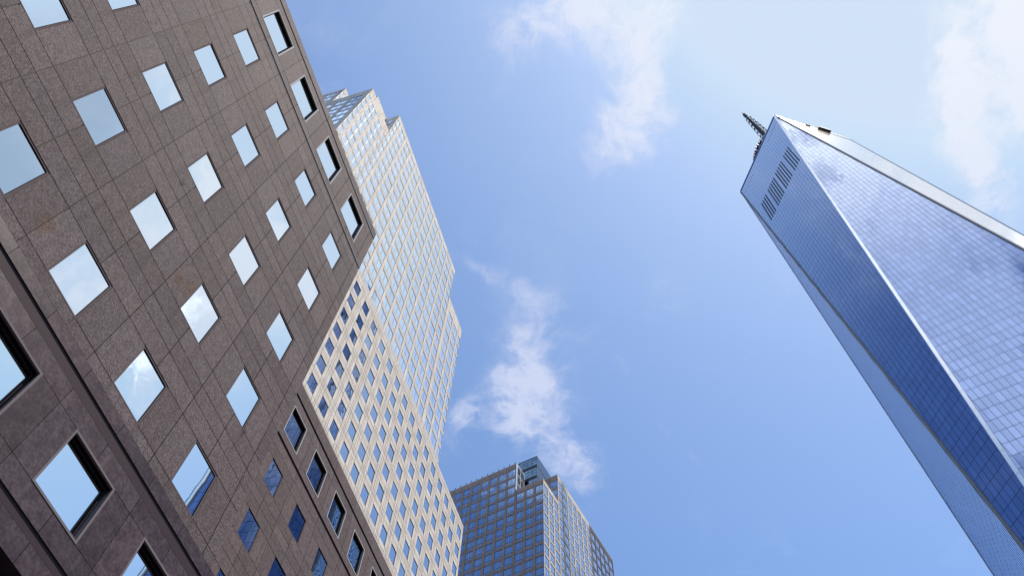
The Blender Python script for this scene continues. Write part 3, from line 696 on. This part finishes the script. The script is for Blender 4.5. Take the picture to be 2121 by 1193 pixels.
for i in range(4):
    j = (i+1) % 4
    # top edge i..j with a bottom corner; bottom edge with a top corner
    tri_top = (top[0], top[1], bot[0]), (top[1], top[2], bot[3]), (top[2], top[3], bot[2]), (top[3], top[0], bot[1])
    tri_bot = (bot[0], bot[1], top[0]), (bot[1], bot[2], top[3]), (bot[2], bot[3], top[2]), (bot[3], bot[0], top[1])
for q, tr in enumerate(tri_top):
    mb, mid, e, v, nrm = facet(*tr); fo = mb.build('glass_facet', [M['wglass'], M['wjoint'], M['wfin']], T)
    if q == 0:
        if (tr[1]-tr[0]).dot(e) < 0: e = -e
        lv = []
        for s in (6.35, 7.8, 9.3, 10.8, 13.75, 15.2, 16.75, 18.25, 19.7, 22.25, 23.75, 25.25, 26.8, 28.3, 31.15, 32.65, 34.15, 35.7):
            Pa = tr[0] + e*s; d_ = 1.0/v.z
            topz = ZT - 416.6 + 375.0; botz = 351.0
            Pt = Pa - v*((ZT-topz)*d_); Pb = Pa - v*((ZT-botz)*d_)
            m2 = MB(); m2.prism(Pb, Pt, e, nrm, .55, .10); m2.build('vent_slot', M['black'], T, tuple(nrm*.06))
        for s in [2.0+1.52*i for i in range(7)] + [30.6+1.52*i for i in range(7)]:
            Pa = tr[0] + e*s - v*(7.4/v.z); m2 = MB(); m2.prism(Pa, Pa+e*.95, v, nrm, .28, .14); m2.build('roof_light_strip', M['steel'], T, tuple(nrm*.07))
for tr in tri_bot:
    mb, mid, e, v, nrm = facet(*tr, fins=True); mb.build('glass_facet', [M['wglass'], M['wjoint'], M['wfin']], T)
# steel edges
pairs = []
for i, tcor in enumerate(top):
    for b_ in ({0: (0, 1), 1: (0, 3), 2: (3, 2), 3: (2, 1)}[i]): pairs.append((tcor, bot[b_]))
for a, b in pairs:
    m2 = MB(); mid = (a+b)/2; outd = Vector((mid.x, mid.y, 0)).normalized(); dr = (b-a).normalized(); wd = dr.cross(outd).normalized(); outd = wd.cross(dr).normalized()
    if outd.dot(Vector((mid.x, mid.y, 0))) < 0: outd = -outd
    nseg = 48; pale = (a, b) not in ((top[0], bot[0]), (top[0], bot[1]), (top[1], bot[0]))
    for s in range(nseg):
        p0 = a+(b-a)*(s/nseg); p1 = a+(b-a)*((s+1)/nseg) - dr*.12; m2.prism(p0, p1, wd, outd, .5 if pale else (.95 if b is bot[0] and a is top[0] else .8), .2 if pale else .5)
    m2.build('steel_edge', M['steel'] if (a is top[0] and b is bot[0]) else M['edge_shade'] if ((a is top[0] and b is bot[1]) or (a is top[1] and b is bot[0])) else M['edge_pale'], T, tuple(outd*.02))
par = MB()
for i in range(4):
    a, b = top[i], top[(i+1) % 4]; e = (b-a).normalized(); o_ = Vector((e.y, -e.x, 0)); 
    if o_.dot(Vector((a.x+b.x, a.y+b.y, 0))) < 0: o_ = -o_
    par.prism(a+e*.3+Vector((0,0,.55)), b-e*.3+Vector((0,0,.55)), o_, Vector((0,0,1)), .45, 1.0, 1 if i == 0 else 0)
par.build('parapet', [M['steel'], M['wfin']], T)
c = MB(); c.face([top[0]+Vector((.5,.5,-.5)), top[1]+Vector((.5,-.5,-.5)), top[2]+Vector((-.5,-.5,-.5)), top[3]+Vector((-.5,.5,-.5))]); c.build('roof', M['roof'], T)
c = MB(); c.box((-31.6*math.sqrt(.5), -31.6*math.sqrt(.5), 0), (31.6*math.sqrt(.5), 31.6*math.sqrt(.5), ZBm)) 
bo = c.build('podium', M['steel'], T, None, (0, 0, rad(45))); bo.scale = (math.sqrt(2), math.sqrt(2), .995)
# communications ring and spire (offsets in world turned into the tower's frame)
cs, sn = math.cos(-TH), math.sin(-TH)
ox, oy = .4, -.5; ax, ay = cs*ox-sn*oy, sn*ox+cs*oy
ringp = MB(); ZR0 = 432+ZC; nR = 72
for j in range(nR):
    a0 = 2*math.pi*j/nR; a1 = 2*math.pi*(j+.9)/nR; am = 2*math.pi*(j+.95)/nR
    for (r0, r1, z0, z1, mi) in ((16.9, 18.05, 0, 1.3, 0), (14.6, 16.2, -1.2, -.4, 1), (12.0, 12.6, -2.5, -1.7, 1)):
        Pq = [Vector((ax+r*math.cos(a), ay+r*math.sin(a), ZR0+z)) for r in (r0, r1) for a in (a0, a1) for z in (z0, z1)]
        for f in ((0,1,3,2),(4,6,7,5),(0,4,5,1),(2,3,7,6),(0,2,6,4),(1,5,7,3)): ringp.face([Pq[i_] for i_ in f], mi)
    for (r0, r1, zq) in ((12.7, 14.5, -1.9), (14.7, 17.6, -.6)):
        ringp.face([(ax+r0*math.cos(a0), ay+r0*math.sin(a0), ZR0+zq-.6), (ax+r1*math.cos(a0), ay+r1*math.sin(a0), ZR0+zq), (ax+r1*math.cos(a1), ay+r1*math.sin(a1), ZR0+zq), (ax+r0*math.cos(a1), ay+r0*math.sin(a1), ZR0+zq-.6)], 1)
    if j % 2 == 0: ringp.tube((ax+11.8*math.cos(a0), ay+11.8*math.sin(a0), ZR0-2.0), (ax+17.8*math.cos(a0), ay+17.8*math.sin(a0), ZR0+.1), .22, .22, 6, 1)
    if j % 6 == 0: ringp.tube((ax+14*math.cos(a0), ay+14*math.sin(a0), ZT-.4), (ax+15.5*math.cos(a0), ay+15.5*math.sin(a0), ZR0-1), .35, .35, 6, 1)
ringp.build('antenna_ring', [M['ringwhite'], M['gunmetal']], T)
sp = MB()
def zz2(z): return z+ZC
for (z0, z1, r0, r1, mi) in ((415, 470, 2.4, 1.8, 0), (470, 505, 1.5, 1.2, 0), (505, 523, 1.05, .8, 0), (523, 525, .6, .7, 0), (525, 526.5, .7, 1.15, 0), (526.5, 531.5, 1.15, 1.1, 0), (531.5, 533, 1.1, .55, 0)):
    sp.tube((ax, ay, zz2(z0)), (ax, ay, zz2(z1)), r0, r1, 12, 0)
spo = sp.build('spire', M['gunmetal'], T)
for i_, (z, r) in enumerate(((477, 3.0), (485, 2.8), (493, 2.6), (501, 2.4), (509, 2.1), (517, 1.8))):
    rg = MB(); nn = 12
    for j in range(nn):
        a0, a1 = 2*math.pi*j/nn, 2*math.pi*(j+1)/nn
        p0, p1 = Vector((ax+r*math.cos(a0), ay+r*math.sin(a0), zz2(z))), Vector((ax+r*math.cos(a1), ay+r*math.sin(a1), zz2(z)))
        for dz in (0, 1.7): rg.tube(p0+Vector((0,0,dz)), p1+Vector((0,0,dz)), .11, .11, 5)
        if j % 2 == 0: rg.tube(p0, p0+Vector((0,0,1.7)), .1, .1, 5)
        if j % 3 == 0: rg.tube((ax, ay, zz2(z)), p0, .2, .2, 5)
        if j % 4 == 1: rg.tube(p0+Vector((0,0,.3)), p0+Vector((0,0,1.5)), .36, .36, 6)
    rg.build('spire_ring', M['gunmetal'], spo)
tp = MB(); tp.tube((ax, ay, zz2(533)), (ax, ay, zz2(541)), .75, .05, 10); tp.build('spire_tip', M['white'], spo)
# two maintenance rigs on the parapet of the bright facet
def rig(name, label, kfrac, s):
    w_ = wp(T, tuple(top[0].lerp(top[3], kfrac) + Vector((0, -.2, 1.1))))
    r_ = thing(name, label, 'maintenance rig', tuple(w_), TH, 'window-cleaning rigs on the glass tower roof edge')
    b_ = MB(); nseg = 8
    prof = [(2.6*math.cos(a_), -.1+1.75*math.sin(a_)) for a_ in [math.pi*q_/9 for q_ in range(10)]]
    pr = [(x*s, z*s) for x, z in prof]; w2 = .9*s
    b_.face([(x, -w2, z) for x, z in pr]); b_.face([(x, w2, z) for x, z in reversed(pr)])
    for q in range(len(pr)):
        (xa, za), (xb, zb_) = pr[q], pr[(q+1) % len(pr)]; b_.face([(xa, -w2, za), (xb, -w2, zb_), (xb, w2, zb_), (xa, w2, za)])
    b_.build('housing', M['black'], r_)
    h_ = MB(); h_.tube((-2.2*s, 0, .3*s), (-3.1*s, 0, 1.2*s), .25*s, .2*s, 8); h_.tube((-3.1*s, 0, 1.2*s), (-2.8*s, 0, 2.1*s), .3*s, .3*s, 8); h_.build('boom', M['black'], r_)
    f_ = MB(); f_.box((-2.0*s, -.7*s, -.6*s), (-1.5*s, .7*s, -.1*s)); f_.box((1.4*s, -.7*s, -.6*s), (1.9*s, .7*s, -.1*s)); f_.build('foot', M['gunmetal'], r_)
rig('roof_maintenance_rig', 'larger dark maintenance rig standing on the white roof edge of the glass skyscraper', .655, 1.35)
rig('roof_maintenance_rig', 'tiny dark maintenance rig on the white roof edge nearer the sharp corner of the skyscraper', .44, .55)

# ---------------------------------------------------------------- render quality
S.cycles.max_bounces = 6; S.cycles.glossy_bounces = 4; S.cycles.diffuse_bounces = 3; S.cycles.caustics_reflective = False; S.cycles.caustics_refractive = False
S.cycles.use_denoising = True; S.cycles.pixel_filter_type = 'BLACKMAN_HARRIS'; S.cycles.filter_width = 1.4
